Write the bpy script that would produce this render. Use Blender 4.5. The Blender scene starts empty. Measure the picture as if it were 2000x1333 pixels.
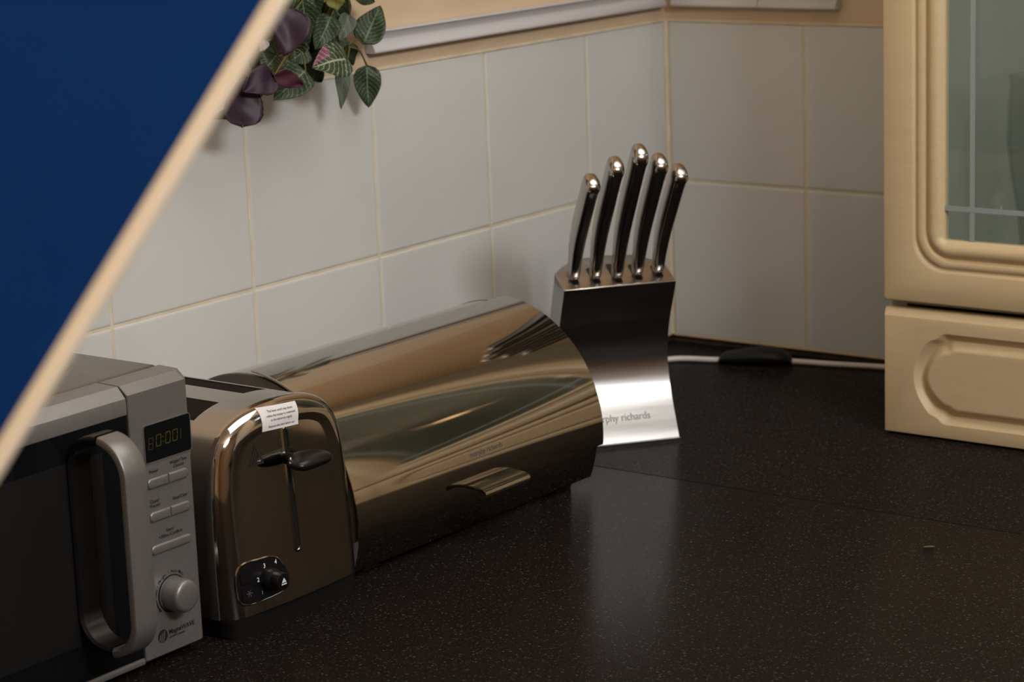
import bpy, bmesh, math, random
from mathutils import Vector, Matrix
from mathutils.geometry import tessellate_polygon
from math import sin, cos, pi, radians as R_, sqrt
random.seed(4)
SC = bpy.context.scene
COL = SC.collection

# ------------------------------------------------------------------ camera, world, lights, exposure
cam_d = bpy.data.cameras.new('camera'); cam = bpy.data.objects.new('camera', cam_d); COL.objects.link(cam)
cam_d.sensor_width = 36.0; cam_d.lens = 84.683; cam_d.clip_start = .05; cam_d.clip_end = 50
cam.matrix_world = Matrix(((0.596309, 0.197348, -0.778119, -2.539376),
                           (-0.801883, 0.101265, -0.588837, -1.662416),
                           (-0.03741, 0.975089, 0.218636, 0.685982), (0, 0, 0, 1)))
cam_d.dof.use_dof = True; cam_d.dof.focus_distance = 2.10; cam_d.dof.aperture_fstop = 10.5
SC.camera = cam
SC.view_settings.view_transform = 'Standard'; SC.view_settings.look = 'None'
SC.view_settings.gamma = 1.0; SC.view_settings.use_curve_mapping = False
SC.view_settings.exposure = 0.0
w = bpy.data.worlds.new('room_world'); SC.world = w; w.use_nodes = True
w.node_tree.nodes['Background'].inputs[0].default_value = (1, .85, .68, 1)
w.node_tree.nodes['Background'].inputs[1].default_value = 0.0

def area(name, loc, aim, sx, sy, power, col):
    d = bpy.data.lights.new(name, 'AREA'); d.shape = 'RECTANGLE'; d.size = sx; d.size_y = sy
    d.energy = power; d.color = col
    o = bpy.data.objects.new(name, d); COL.objects.link(o); o.location = loc
    o.rotation_euler = (Vector(aim) - Vector(loc)).to_track_quat('-Z', 'Y').to_euler()
    return o
area('key_light', (-1.72, -2.65, 1.66), (-.78, -.15, .2), .66, .55, 46, (.95, .98, 1.0))
area('overhead_fill_light', (-.62, -1.12, 1.70), (-.62, -1.12, 0), 1.2, 1.2, 12, (1.0, .97, .93))  # added soft overhead light, no real fitting; whitens the knife block's base
area('far_light', (-2.95, -1.15, 1.45), (-1.95, -.95, .5), .40, .40, 5, (1.0, .80, .54))

# ------------------------------------------------------------------ materials
def mat(name, col=(.8, .8, .8), rough=.5, metal=0.0, spec=.5, **kw):
    m = bpy.data.materials.new(name); m.use_nodes = True
    b = m.node_tree.nodes['Principled BSDF']
    b.inputs['Base Color'].default_value = (*col, 1); b.inputs['Roughness'].default_value = rough
    b.inputs['Metallic'].default_value = metal; b.inputs['Specular IOR Level'].default_value = spec
    for k, v in kw.items(): b.inputs[k].default_value = v
    return m
def nodes(m): return m.node_tree.nodes, m.node_tree.links, m.node_tree.nodes['Principled BSDF']
def coords(m, scale=(1, 1, 1), out='Object'):
    n, l, b = nodes(m); t = n.new('ShaderNodeTexCoord'); mp = n.new('ShaderNodeMapping')
    mp.inputs['Scale'].default_value = scale; l.new(t.outputs[out], mp.inputs[0]); return mp.outputs[0]
def noise_mix(m, c1, c2, scale, detail=4, lo=.35, hi=.65, vs=(1, 1, 1), rough=None, bump=0, dist=.001):
    n, l, b = nodes(m); v = coords(m, vs); t = n.new('ShaderNodeTexNoise')
    t.inputs['Scale'].default_value = scale; t.inputs['Detail'].default_value = detail; l.new(v, t.inputs['Vector'])
    r = n.new('ShaderNodeValToRGB'); r.color_ramp.elements[0].position = lo; r.color_ramp.elements[1].position = hi
    r.color_ramp.elements[0].color = (*c1, 1); r.color_ramp.elements[1].color = (*c2, 1)
    l.new(t.outputs[0], r.inputs[0]); l.new(r.outputs[0], b.inputs['Base Color'])
    if rough:
        mr = n.new('ShaderNodeMapRange'); mr.inputs[3].default_value = rough[0]; mr.inputs[4].default_value = rough[1]
        l.new(t.outputs[0], mr.inputs[0]); l.new(mr.outputs[0], b.inputs['Roughness'])
    if bump:
        bp = n.new('ShaderNodeBump'); bp.inputs['Strength'].default_value = bump; bp.inputs['Distance'].default_value = dist
        l.new(t.outputs[0], bp.inputs['Height']); l.new(bp.outputs[0], b.inputs['Normal'])
    return m

M = {}
M['paint'] = noise_mix(mat('peach_wall_paint', rough=.8), (.64, .49, .325), (.67, .52, .355), 9, bump=.05)
M['paint_room'] = noise_mix(mat('room_wall_paint', rough=.8), (.30, .205, .125), (.33, .225, .14), 6)
M['ceiling'] = noise_mix(mat('ceiling_paint', rough=.9), (.70, .66, .60), (.74, .70, .64), 8)
M['floor'] = noise_mix(mat('floor_vinyl', rough=.5), (.10, .07, .05), (.14, .10, .07), 5)
M['tile'] = noise_mix(mat('ceramic_tile', rough=.32, spec=.35), (.61, .618, .612), (.64, .655, .64), 6, detail=5, bump=.02)
M['grout'] = noise_mix(mat('cream_grout', rough=.85), (.62, .55, .40), (.72, .66, .52), 30)
M['behind'] = noise_mix(mat('bare_plaster', rough=.9), (.06, .045, .03), (.10, .075, .05), 60)
M['pvc'] = mat('trunking_plastic', (.58, .57, .58), .4)
M['cream'] = noise_mix(mat('cream_cabinet_foil', rough=.42, spec=.4), (.60, .475, .285), (.63, .50, .305), 160, vs=(1, .12, 1), bump=.03, dist=.0005)
M['cream_in'] = mat('cabinet_interior', (.36, .38, .335), .6)
M['chrome'] = noise_mix(mat('polished_steel', rough=.07, metal=1.0), (.485, .465, .435), (.505, .485, .455), 8)
M['steel'] = noise_mix(mat('brushed_steel', rough=.3, metal=1.0), (.46, .43, .40), (.50, .47, .44), 90, vs=(1, .04, 1), rough=(.24, .34))
M['block_steel'] = noise_mix(mat('brushed_block_steel', rough=.3, metal=1.0), (.37, .36, .35), (.41, .40, .39), 140, vs=(.05, .05, 1), rough=(.20, .28))
M['handle_steel'] = noise_mix(mat('knife_handle_steel', rough=.2, metal=1.0), (.44, .42, .40), (.48, .46, .44), 20, rough=(.14, .24))
M['silver'] = noise_mix(mat('silver_plastic', rough=.42, metal=.6), (.235, .23, .226), (.255, .25, .246), 400, rough=(.36, .44))
M['silver_top'] = noise_mix(mat('grey_enamel_housing', rough=.36, metal=.7), (.19, .18, .165), (.215, .20, .185), 60)
M['black'] = mat('black_plastic', (.006, .006, .0065), .28, spec=.4)
M['black_matt'] = mat('matt_black_plastic', (.007, .007, .007), .5, spec=.3)
M['black_glass'] = mat('black_door_glass', (.004, .005, .006), .06, spec=.5)
M['grey_plastic'] = mat('dark_brown_grey_plastic', (.085, .072, .062), .38)
M['white'] = mat('white_cable_sheath', (.72, .68, .64), .45)
M['paper'] = mat('white_paper', (.80, .79, .80), .75)
M['ink'] = mat('black_print', (.012, .012, .014), .6)
M['ink_grey'] = mat('grey_print', (.10, .10, .11), .6)
M['etch'] = mat('etched_print', (.10, .09, .085), .6)
M['etch_light'] = mat('etched_grey_print', (.34, .335, .33), .6)
M['white_ink'] = mat('white_print', (.75, .80, .88), .6)
M['led'] = mat('lit_segments', (.02, .02, .0), .5); M['led'].node_tree.nodes['Principled BSDF'].inputs['Emission Color'].default_value = (.55, .5, .03, 1)
M['led'].node_tree.nodes['Principled BSDF'].inputs['Emission Strength'].default_value = .035
M['led_off'] = mat('unlit_segments', (.035, .022, .016), .5)
M['navy'] = noise_mix(mat('navy_blue_paint', rough=.6, spec=.08), (.0004, .0275, .148), (.0006, .030, .156), 14, bump=.02)
M['edge'] = mat('cream_edging', (.76, .675, .54), .5)
M['stem'] = mat('plant_stem', (.10, .09, .025), .6)
M['pot'] = mat('terracotta', (.36, .15, .08), .8)
M['bulb'] = mat('lit_bulb', (1, .6, .25), .4); _b = M['bulb'].node_tree.nodes['Principled BSDF']
_b.inputs['Emission Color'].default_value = (1, .60, .30, 1); _b.inputs['Emission Strength'].default_value = 280
M['bead'] = mat('tile_sealant', (.62, .46, .30), .6)

def worktop_mat():
    m = mat('charcoal_speckled_laminate', (.012, .011, .011), .26, spec=.008)
    n, l, b = nodes(m); v = coords(m)
    def layer(scale, thr, keep):
        vo = n.new('ShaderNodeTexVoronoi'); vo.inputs['Scale'].default_value = scale; l.new(v, vo.inputs['Vector'])
        a = n.new('ShaderNodeMath'); a.operation = 'LESS_THAN'; a.inputs[1].default_value = thr; l.new(vo.outputs['Distance'], a.inputs[0])
        s = n.new('ShaderNodeSeparateColor'); l.new(vo.outputs['Color'], s.inputs[0])
        g = n.new('ShaderNodeMath'); g.operation = 'GREATER_THAN'; g.inputs[1].default_value = keep; l.new(s.outputs[0], g.inputs[0])
        mu = n.new('ShaderNodeMath'); mu.operation = 'MULTIPLY'; l.new(a.outputs[0], mu.inputs[0]); l.new(g.outputs[0], mu.inputs[1])
        mu2 = n.new('ShaderNodeMath'); mu2.operation = 'MULTIPLY'; l.new(mu.outputs[0], mu2.inputs[0]); l.new(s.outputs[1], mu2.inputs[1])
        return mu2.outputs[0]
    A = layer(230, .26, .45); B = layer(480, .30, .55)
    ad = n.new('ShaderNodeMath'); ad.operation = 'MAXIMUM'; l.new(A, ad.inputs[0]); l.new(B, ad.inputs[1])
    mx = n.new('ShaderNodeMix'); mx.data_type = 'RGBA'; mx.inputs[6].default_value = (.0130, .0100, .0085, 1); mx.inputs[7].default_value = (.066, .062, .060, 1)
    l.new(ad.outputs[0], mx.inputs[0]); l.new(mx.outputs[2], b.inputs['Base Color'])
    t = n.new('ShaderNodeTexNoise'); t.inputs['Scale'].default_value = 700; l.new(v, t.inputs['Vector'])
    bp = n.new('ShaderNodeBump'); bp.inputs['Strength'].default_value = .04; bp.inputs['Distance'].default_value = .0004
    l.new(t.outputs[0], bp.inputs['Height']); l.new(bp.outputs[0], b.inputs['Normal'])
    return m
M['worktop'] = worktop_mat()

def glass_mat(name, tint, refl=.05):
    m = bpy.data.materials.new(name); m.use_nodes = True; n = m.node_tree.nodes; l = m.node_tree.links
    n.remove(n['Principled BSDF']); o = n['Material Output']
    t = n.new('ShaderNodeBsdfTransparent'); t.inputs[0].default_value = (*tint, 1)
    g = n.new('ShaderNodeBsdfGlossy'); g.inputs['Roughness'].default_value = .02
    lw = n.new('ShaderNodeLayerWeight'); lw.inputs['Blend'].default_value = .5
    pw = n.new('ShaderNodeMath'); pw.operation = 'POWER'; pw.inputs[1].default_value = 4.0; l.new(lw.outputs['Facing'], pw.inputs[0])
    f = n.new('ShaderNodeMath'); f.operation = 'MULTIPLY_ADD'; f.inputs[1].default_value = .7; f.inputs[2].default_value = .035; l.new(pw.outputs[0], f.inputs[0])
    x = n.new('ShaderNodeMixShader'); l.new(f.outputs[0], x.inputs[0]); l.new(t.outputs[0], x.inputs[1]); l.new(g.outputs[0], x.inputs[2])
    l.new(x.outputs[0], o.inputs[0]); return m
M['glass'] = glass_mat('cabinet_glass', (.935, .96, .945))
M['vase_glass'] = glass_mat('vase_glass', (.965, .97, .965))
M['lead'] = mat('pale_glazing_bar', (.30, .36, .37), .5)

def leaf_mat(name, base, base2, vein, amount, lat=8.0, blush=None):
    m = mat(name, base, .48, spec=.35)
    n, l, b = nodes(m)
    uv = n.new('ShaderNodeTexCoord'); sp = n.new('ShaderNodeSeparateXYZ'); l.new(uv.outputs['UV'], sp.inputs[0])
    def mth(op, a, c=None, val=None):
        k = n.new('ShaderNodeMath'); k.operation = op
        for i, q in enumerate((a, c)):
            if q is None: continue
            if isinstance(q, (int, float)): k.inputs[i].default_value = q
            else: l.new(q, k.inputs[i])
        return k.outputs[0]
    s = mth('ABSOLUTE', mth('SUBTRACT', mth('MULTIPLY', sp.outputs[0], 2.0), 1.0))
    no = n.new('ShaderNodeTexNoise'); no.inputs['Scale'].default_value = 14; l.new(uv.outputs['UV'], no.inputs['Vector'])
    wob = mth('MULTIPLY', mth('SUBTRACT', no.outputs[0], .5), .12)
    ph = mth('FRACT', mth('MULTIPLY', mth('ADD', mth('SUBTRACT', sp.outputs[1], mth('MULTIPLY', mth('POWER', s, 1.3), .26)), wob), lat))
    d = mth('ABSOLUTE', mth('SUBTRACT', ph, .5))
    latv = mth('MULTIPLY', mth('LESS_THAN', d, .085), 0.8)
    mid = mth('LESS_THAN', s, .055)
    vn = mth('MULTIPLY', mth('MAXIMUM', latv, mid), amount)
    n2 = n.new('ShaderNodeTexNoise'); n2.inputs['Scale'].default_value = 5; l.new(uv.outputs['UV'], n2.inputs['Vector'])
    m1 = n.new('ShaderNodeMix'); m1.data_type = 'RGBA'; m1.inputs[6].default_value = (*base, 1); m1.inputs[7].default_value = (*base2, 1)
    l.new(n2.outputs[0], m1.inputs[0]); src = m1.outputs[2]
    if blush:
        mb = n.new('ShaderNodeMix'); mb.data_type = 'RGBA'; mb.inputs[7].default_value = (*blush, 1); l.new(src, mb.inputs[6])
        l.new(mth('MULTIPLY', mth('GREATER_THAN', sp.outputs[0], .66), mth('GREATER_THAN', sp.outputs[1], .45)), mb.inputs[0]); src = mb.outputs[2]
    m2 = n.new('ShaderNodeMix'); m2.data_type = 'RGBA'; m2.inputs[7].default_value = (*vein, 1); l.new(src, m2.inputs[6])
    l.new(vn, m2.inputs[0]); l.new(m2.outputs[2], b.inputs['Base Color'])
    return m
M['leaf_green'] = leaf_mat('veined_green_leaf', (.013, .030, .011), (.026, .052, .020), (.25, .31, .20), .55, 9)
M['leaf_dark'] = leaf_mat('dark_green_leaf', (.008, .018, .006), (.015, .030, .010), (.05, .08, .04), .4, 8)
M['leaf_silver'] = leaf_mat('silver_green_leaf', (.085, .115, .080), (.13, .165, .12), (.28, .32, .25), .5, 8)
M['leaf_pink'] = leaf_mat('pink_flushed_leaf', (.022, .042, .016), (.035, .065, .024), (.46, .50, .38), .75, 8, blush=(.24, .07, .13))
M['leaf_purple'] = leaf_mat('purple_leaf', (.022, .0095, .022), (.036, .015, .034), (.014, .006, .014), .5, 7)
M['leaf_maroon'] = leaf_mat('maroon_leaf', (.055, .016, .030), (.09, .026, .045), (.035, .012, .02), .4, 7)
M['leaf_lime'] = leaf_mat('lime_leaf', (.22, .24, .06), (.30, .30, .09), (.12, .16, .04), .5, 9)
M['leaf_pale'] = leaf_mat('pale_pink_leaf', (.42, .33, .36), (.5, .42, .44), (.4, .3, .34), .3, 8)

# ------------------------------------------------------------------ helpers
def obj(name, bm, m, parent=None, smooth=False, sharp=None):
    me = bpy.data.meshes.new(name); bm.normal_update(); bm.to_mesh(me); bm.free()
    o = bpy.data.objects.new(name, me); COL.objects.link(o)
    for k in (m if isinstance(m, (list, tuple)) else [m]): me.materials.append(k)
    if smooth:
        me.shade_smooth()
        if sharp is not None: me.set_sharp_from_angle(angle=R_(sharp))
    if parent is not None: o.parent = parent
    return o
def tag(o, label, cat, group=None):
    o['label'] = label; o['category'] = cat
    if group: o['group'] = group
    return o
def thing(name, label, cat, loc=(0, 0, 0), rz=0, group=None):
    o = bpy.data.objects.new(name, None); COL.objects.link(o); o.location = loc; o.rotation_euler = (0, 0, rz)
    o.empty_display_size = .03
    return tag(o, label, cat, group)
def struct(o): o['kind'] = 'structure'; return o
def B(): return bmesh.new()
def box(bm, x0, x1, y0, y1, z0, z1, bev=0, seg=2, mi=0):
    vs = [bm.verts.new((x, y, z)) for x in (x0, x1) for y in (y0, y1) for z in (z0, z1)]
    idx = ((0, 1, 3, 2), (4, 6, 7, 5), (0, 4, 5, 1), (2, 3, 7, 6), (0, 2, 6, 4), (1, 5, 7, 3))
    fs = [bm.faces.new([vs[i] for i in f]) for f in idx]
    for f in fs: f.material_index = mi
    if bev:
        es = list({e for f in fs for e in f.edges})
        r = bmesh.ops.bevel(bm, geom=es, offset=bev, segments=seg, profile=.5, affect='EDGES')
        for f in r['faces']: f.material_index = mi
    return fs
def loft(bm, loops, closed=True, cap0=False, cap1=False, mi=0):
    rows = [[bm.verts.new(p) for p in lp] for lp in loops]; n = len(rows[0])
    for a, b in zip(rows, rows[1:]):
        for i in range(n if closed else n - 1):
            j = (i + 1) % n
            f = bm.faces.new((a[i], a[j], b[j], b[i])); f.material_index = mi
    if cap0: bm.faces.new(list(reversed(rows[0]))).material_index = mi
    if cap1: bm.faces.new(rows[-1]).material_index = mi
    return rows
def fixn(bm): bmesh.ops.recalc_face_normals(bm, faces=bm.faces[:])
def rrect(a0, a1, b0, b1, r, n=8):
    """rounded rectangle loop of (a, b), counter-clockwise"""
    out = []
    for ca, cb, s in ((a1 - r, b1 - r, 0), (a0 + r, b1 - r, 1), (a0 + r, b0 + r, 2), (a1 - r, b0 + r, 3)):
        for i in range(n + 1):
            t = (s + i / n) * pi / 2; out.append((ca + r * cos(t), cb + r * sin(t)))
    return out
def prism(bm, loop2, f0, f1, mi=0, bev=0):
    """loop2 of (a,b); f0/f1 map (a,b) to 3D at either end"""
    loft(bm, [[f0(*p) for p in loop2], [f1(*p) for p in loop2]], True, True, True, mi)
def tube(bm, pts, r, n=10, cap=True):
    pts = [Vector(p) for p in pts]; loops = []
    up = Vector((0, 0, 1))
    for i, p in enumerate(pts):
        t = (pts[min(i + 1, len(pts) - 1)] - pts[max(i - 1, 0)]).normalized()
        a = t.cross(up)
        if a.length < 1e-3: a = t.cross(Vector((1, 0, 0)))
        a.normalize(); b = a.cross(t)
        rr = r[i] if isinstance(r, (list, tuple)) else r
        loops.append([p + rr * (cos(2 * pi * k / n) * a + sin(2 * pi * k / n) * b) for k in range(n)])
    loft(bm, loops, True, cap, cap)
def spline(pts, n=8):
    P = [Vector(p) for p in pts]; P = [2 * P[0] - P[1]] + P + [2 * P[-1] - P[-2]]; out = []
    for i in range(1, len(P) - 2):
        for k in range(n):
            t = k / n; a, b, c, d = P[i - 1:i + 3]
            out.append(.5 * ((2 * b) + (c - a) * t + (2 * a - 5 * b + 4 * c - d) * t * t + (3 * b - a - 3 * c + d) * t ** 3))
    out.append(P[-2]); return out
def smooth2(pts, n=5):
    return [(p.x, p.y) for p in spline([(a, b, 0) for a, b in pts], n)]
def text(name, s, size, mp, m, parent, align='LEFT', space=1.0, thick=0.0):
    """lettering as a mesh; mp maps the flat (x, y) of the writing to a 3D point"""
    cu = bpy.data.curves.new(name + '_curve', 'FONT'); cu.body = s; cu.size = size; cu.align_x = align
    cu.space_character = space; cu.offset = thick; cu.resolution_u = 3
    t = bpy.data.objects.new(name + '_tmp', cu); COL.objects.link(t)
    dg = bpy.context.evaluated_depsgraph_get(); me = bpy.data.meshes.new_from_object(t.evaluated_get(dg))
    bpy.data.objects.remove(t); me.name = name
    for v in me.vertices: v.co = mp(v.co.x, v.co.y)
    me.materials.clear(); me.materials.append(m)
    o = bpy.data.objects.new(name, me); COL.objects.link(o); o.parent = parent; return o

# ================================================================== THE ROOM
# heights are measured from the worktop (z = 0); the floor lies 0.9 m below
FL, CE = -.90, 1.75
def wall(name, bm, m): return struct(obj(name, bm, m))
bm = B(); box(bm, -3.6, .12, -3.2, .12, FL - .05, FL); wall('floor', bm, M['floor'])
bm = B(); box(bm, -3.6, .12, -3.2, .12, CE, CE + .05); wall('ceiling', bm, M['ceiling'])
TB, TJ, TT = .010, .210, .4102
# left wall: painted plaster above, bare plaster behind the tiles
bm = B(); box(bm, -3.6, .0, .0005, .10, TT - .002, CE, mi=0); box(bm, -3.6, .0, .006, .10, FL, TT - .002, mi=1)
wl = wall('wall_left', bm, [M['paint'], M['behind']])
bm = B(); box(bm, .0005, .10, -3.2, .10, TT - .002, CE, mi=0); box(bm, .006, .10, -3.2, .10, FL, TT - .002, mi=1)
wb = wall('wall_back', bm, [M['paint'], M['behind']])
bm = B(); box(bm, -3.6, .1, -3.25, -3.2, FL, CE); wall('wall_right', bm, M['paint_room'])
bm = B(); box(bm, -3.65, -3.6, -3.2, .1, FL, CE); wall('wall_front', bm, M['paint'])

G = .0032   # grout width
def tile_wall(name_t, name_g, par, edges, place):
    bt = B(); bg = B()
    for (z0, z1) in ((TB, TJ - G / 2), (TJ + G / 2, TT)):
        for (a0, a1) in zip(edges, edges[1:]):
            d = random.uniform(-.0002, .0002)
            lo, hi = a0 + G / 2, a1 - G / 2
            lps = []
            for ins, h in ((0, .0055), (0, .0012), (.0004, .0005), (.0012, .0001), (.0030, 0)):
                lps.append([place(a, z, h + d) for a, z in rrect(lo + ins, hi - ins, z0 + ins, z1 - ins, .0012, 3)])
            loft(bt, lps, True, False, True)
    fixn(bt); fixn(bg)
    a, b = edges[0], edges[-1]
    lps = [[place(p, z, h) for p, z in ((a, TB + .0012), (b, TB + .0012), (b, TT - .001), (a, TT - .001))] for h in (.0058, .0010)]
    loft(bg, lps, True, True, True); fixn(bg)
    t = obj(name_t, bt, M['tile'], par, True, 50); g = obj(name_g, bg, M['grout'], par)
    return t
eL = [-.0015 - .1720 - .2 * k for k in range(16, -1, -1)] + [-.0015]
tile_wall('tiles', 'grout', wl, eL, lambda a, z, h: (a, h, z))
eB = [-.1987 - .2 * k for k in range(13, -1, -1)] + [-.003]
tile_wall('tiles', 'grout', wb, eB, lambda a, z, h: (h, a, z))
# sealant beads: along the tile tops, the tile bottoms and up the corner
bm = B(); box(bm, -3.3, -.002, -.0012, .004, TT - .0005, TT + .0030, .0008, 1)
box(bm, -.0012, .004, -2.8, -.002, TT - .0005, TT + .0030, .0008, 1)
struct(obj('trim_1', bm, M['grout']))
bm = B(); box(bm, -3.3, -.002, -.0012, .005, TB - .0022, TB + .0006, .0006, 1); box(bm, -.0012, .005, -2.8, -.002, TB - .0022, TB + .0006, .0006, 1)
struct(obj('trim_2', bm, M['bead']))
bm = B(); tube(bm, [(-.0005, -.0005, TB), (-.0005, -.0005, .2), (-.0005, -.0005, TT + .002)], .0040, 10)
struct(obj('trim_3', bm, M['grout'], smooth=True, sharp=60))

# cable trunking above the tiles
TRP = [(0, .4300), (-.0125, .4300), (-.0140, .4312), (-.0138, .4335), (-.0085, .4440), (-.0125, .4515), (-.0150, .4522), (-.0150, .4538), (0, .4545)]
def trunk(name, p0, p1, along, label):
    bm = B()
    def f(t): return [(t, a, z) if along == 'x' else (a, t, z) for a, z in TRP]
    loft(bm, [f(p0), f(p1)], True, True, True); fixn(bm)
    bmesh.ops.bevel(bm, geom=[e for e in bm.edges], offset=.0006, segments=1, affect='EDGES')
    return tag(obj(name, bm, M['pvc'], smooth=True, sharp=40), label, 'trunking', 'grey trunking lengths above the tiles')
trunk('cable_trunking', -.581, -.016, 'x', 'long grey plastic trunking above the bright tiles, from leaves to corner')
trunk('cable_trunking', -.1412, -.0165, 'y', 'short grey trunking length on the shaded wall, starting at the corner')
trunk('cable_trunking', -.2495, -.1420, 'y', 'short grey trunking length on the shaded wall, ending before the cabinet')

# ================================================================== WORKTOPS AND BASE UNITS
bm = B(); box(bm, -3.2, -.5398, -1.14, .004, -.038, 0, .0015, 2)
tag(obj('worktop', bm, M['worktop'], smooth=True, sharp=40), 'dark speckled worktop carrying the microwave, toaster and bread bin', 'worktop')
bm = B(); box(bm, -.5395, .004, -2.6, .004, -.038, 0, .0004, 1)
tag(obj('worktop', bm, M['worktop'], smooth=True, sharp=40), 'dark speckled worktop below the glazed cream cabinet, along the shaded wall', 'worktop')

# ---------------------------------------------------------------- cabinet door and drawer shapes
def panel_loops(y0, y1, z0, z1, prof, X):
    """prof: (inset, corner radius, height); the front faces -x at x = X"""
    return [[(X - h, a, b) for a, b in rrect(y0 + d, y1 - d, z0 + d, z1 - d, max(r, .0006), 10)] for d, r, h in prof]
DOORP = [(0, .001, -.020), (0, .001, -.003), (.0012, .0015, -.0008), (.003, .002, 0), (.034, .036, 0), (.0355, .036, -.0006), (.0372, .036, -.0026), (.0392, .036, -.0026), (.0405, .035, -.0012),
         (.0440, .034, -.0004), (.0465, .033, -.0012), (.0478, .032, -.0046), (.0495, .030, -.0060), (.0512, .028, -.0050), (.0530, .026, -.0022),
         (.0560, .022, -.0004), (.0595, .018, 0), (.0630, .013, -.0008), (.0660, .009, -.0030), (.0685, .005, -.0060), (.0692, .002, -.0068), (.0694, .0015, -.016)]
def arc_outline(y0, y1, z0, z1):
    """scalloped outline of the drawer's routed panel (looking at the front, y0 the far-left side)"""
    zm = (z0 + z1) / 2
    q = [(.0390, 0), (.0350, -.0006), (.0318, -.0024), (.0292, -.0050), (.0262, -.0068), (.0222, -.0082), (.0184, -.0100), (.0148, -.0134), (.0105, -.0190),
         (.0058, -.0268), (.0019, -.0365), (.0003, -.0445)]
    left = [(y0 - a, z1 + b) for a, b in q] + [(y0, zm)] + [(y0 - a, z0 - b) for a, b in reversed(q)]
    right = [(y1 + a, z0 - b) for a, b in q] + [(y1, zm)] + [(y1 + a, z1 + b) for a, b in reversed(q)]
    left = smooth2(left, 4); right = smooth2(right, 4)
    return left + right
def drawer_mesh(y0, y1, z0, z1, X):
    """y0 > y1 : left edge then right edge as seen from the front"""
    bm = B()
    out = arc_outline(y0 - .0366, y1 + .0366, z0 + .0165, z1 - .0215)
    ca = sum(p[0] for p in out) / len(out); cb = sum(p[1] for p in out) / len(out)
    wa = max(p[0] for p in out) - min(p[0] for p in out); wb = max(p[1] for p in out) - min(p[1] for p in out)
    def shrunk(d): return [(ca + (a - ca) * (1 - 2 * d / wa), cb + (b - cb) * (1 - 2 * d / wb)) for a, b in out]
    rings = []
    for d, h in ((-.0012, 0), (-.0004, 0), (0, 0), (.0010, -.0008), (.0040, -.0056), (.0065, -.0078), (.0085, -.0082), (.0115, -.0060), (.0150, -.0020), (.0165, -.0005), (.0185, 0), (.0192, 0), (.0210, 0)):
        lp = shrunk(d)
        rings.append([(X - h, a, b) for a, b in lp])
    rows = loft(bm, rings)
    for t in tessellate_polygon([[Vector((v.co.y, v.co.z, 0)) for v in rows[-1]]]):
        try: bm.faces.new([rows[-1][k] for k in t])
        except ValueError: pass
    rect = [(y0 - .0030, z1 - .0078), (y0 - .0030, z0 + .0030), (y1 + .0030, z0 + .0030), (y1 + .0030, z1 - .0078)]
    rv = [bm.verts.new((X, a, b)) for a, b in rect]
    poly = [[Vector((a, b, 0)) for a, b in rect], [Vector((v.co.y, v.co.z, 0)) for v in rows[0]]]
    allv = rv + rows[0]
    for t in tessellate_polygon(poly):
        try: bm.faces.new([allv[i] for i in t])
        except ValueError: pass
    def rc(i, k, h): return [(X - h, a, b) for a, b in ((y0 - i, z1 - k), (y0 - i, z0 + i), (y1 + i, z0 + i), (y1 + i, z1 - k))]
    prev = rv
    for i, q_, h in ((.0018, .0070, -.0004), (.0006, .0008, -.0052), (0, 0, -.0068), (0, 0, -.020)):
        nv = [bm.verts.new(p) for p in rc(i, q_, h)]
        for k in range(4):
            j = (k + 1) % 4; bm.faces.new((prev[k], prev[j], nv[j], nv[k]))
        prev = nv
    fixn(bm); return bm

def dresser_unit(y0, y1, label, group, vase=False):
    X = -.277; t = thing('dresser_cabinet', label, 'cabinet', (0, 0, 0), 0, group)
    zt = 1.32; zd = .1482
    bm = B()
    box(bm, X + .0205, -.0015, y0 - .018, y0 - .0005, .0005, zt)          # sides
    box(bm, X + .0205, -.0015, y1 + .0005, y1 + .018, .0005, zt)
    box(bm, X + .0205, -.0015, y1 + .018, y0 - .018, zd - .006, zd + .010)  # floor of the glazed part
    box(bm, X + .0205, -.0015, y1 + .018, y0 - .018, .0005, .012)
    box(bm, X + .0205, -.0015, y1 + .018, y0 - .018, zt - .018, zt)
    box(bm, -.0075, -.0015, y1 + .018, y0 - .018, .012, zt - .018)
    obj('carcass', bm, M['cream_in'], t)
    d = thing('door', '', ''); del d['label']; del d['category']; d.parent = t
    bm = B(); lp = panel_loops(y1, y0, zd, zt - .002, DOORP, X); loft(bm, lp, True, False, False); fixn(bm)
    obj('door_frame', bm, M['cream'], d, True, 35)
    gy0, gy1, gz0, gz1 = y0 - .0690, y1 + .0690, zd + .0690, zt - .071
    bm = B(); box(bm, X + .0085, X + .0085 + .003, gy1, gy0, gz0, gz1)
    g = obj('glass_pane', bm, M['glass'], d)
    bm = B()
    for yy in (gy0 - .0315, gy1 + .0315): box(bm, X + .0075, X + .0083, yy - .0026, yy + .0026, gz0, gz1)
    for zz in (gz0 + .0345, gz1 - .0345): box(bm, X + .0072, X + .0082, gy1, gy0, zz - .0026, zz + .0026)
    obj('glazing_bars', bm, M['lead'], d)
    obj('drawer_front', drawer_mesh(y0, y1, .0015, .1392, X), M['cream'], t, True, 30)
    return t
dresser_unit(-.4525, -.953, 'cream cabinet with glazed door over a routed drawer, right of the knife block', 'cream glazed cabinets')
dresser_unit(-.9555, -1.456, 'unseen second cream glazed cabinet beyond the first, added for the chrome reflections', 'cream glazed cabinets')  # out of view, added to give the bread bin something to reflect

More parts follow.
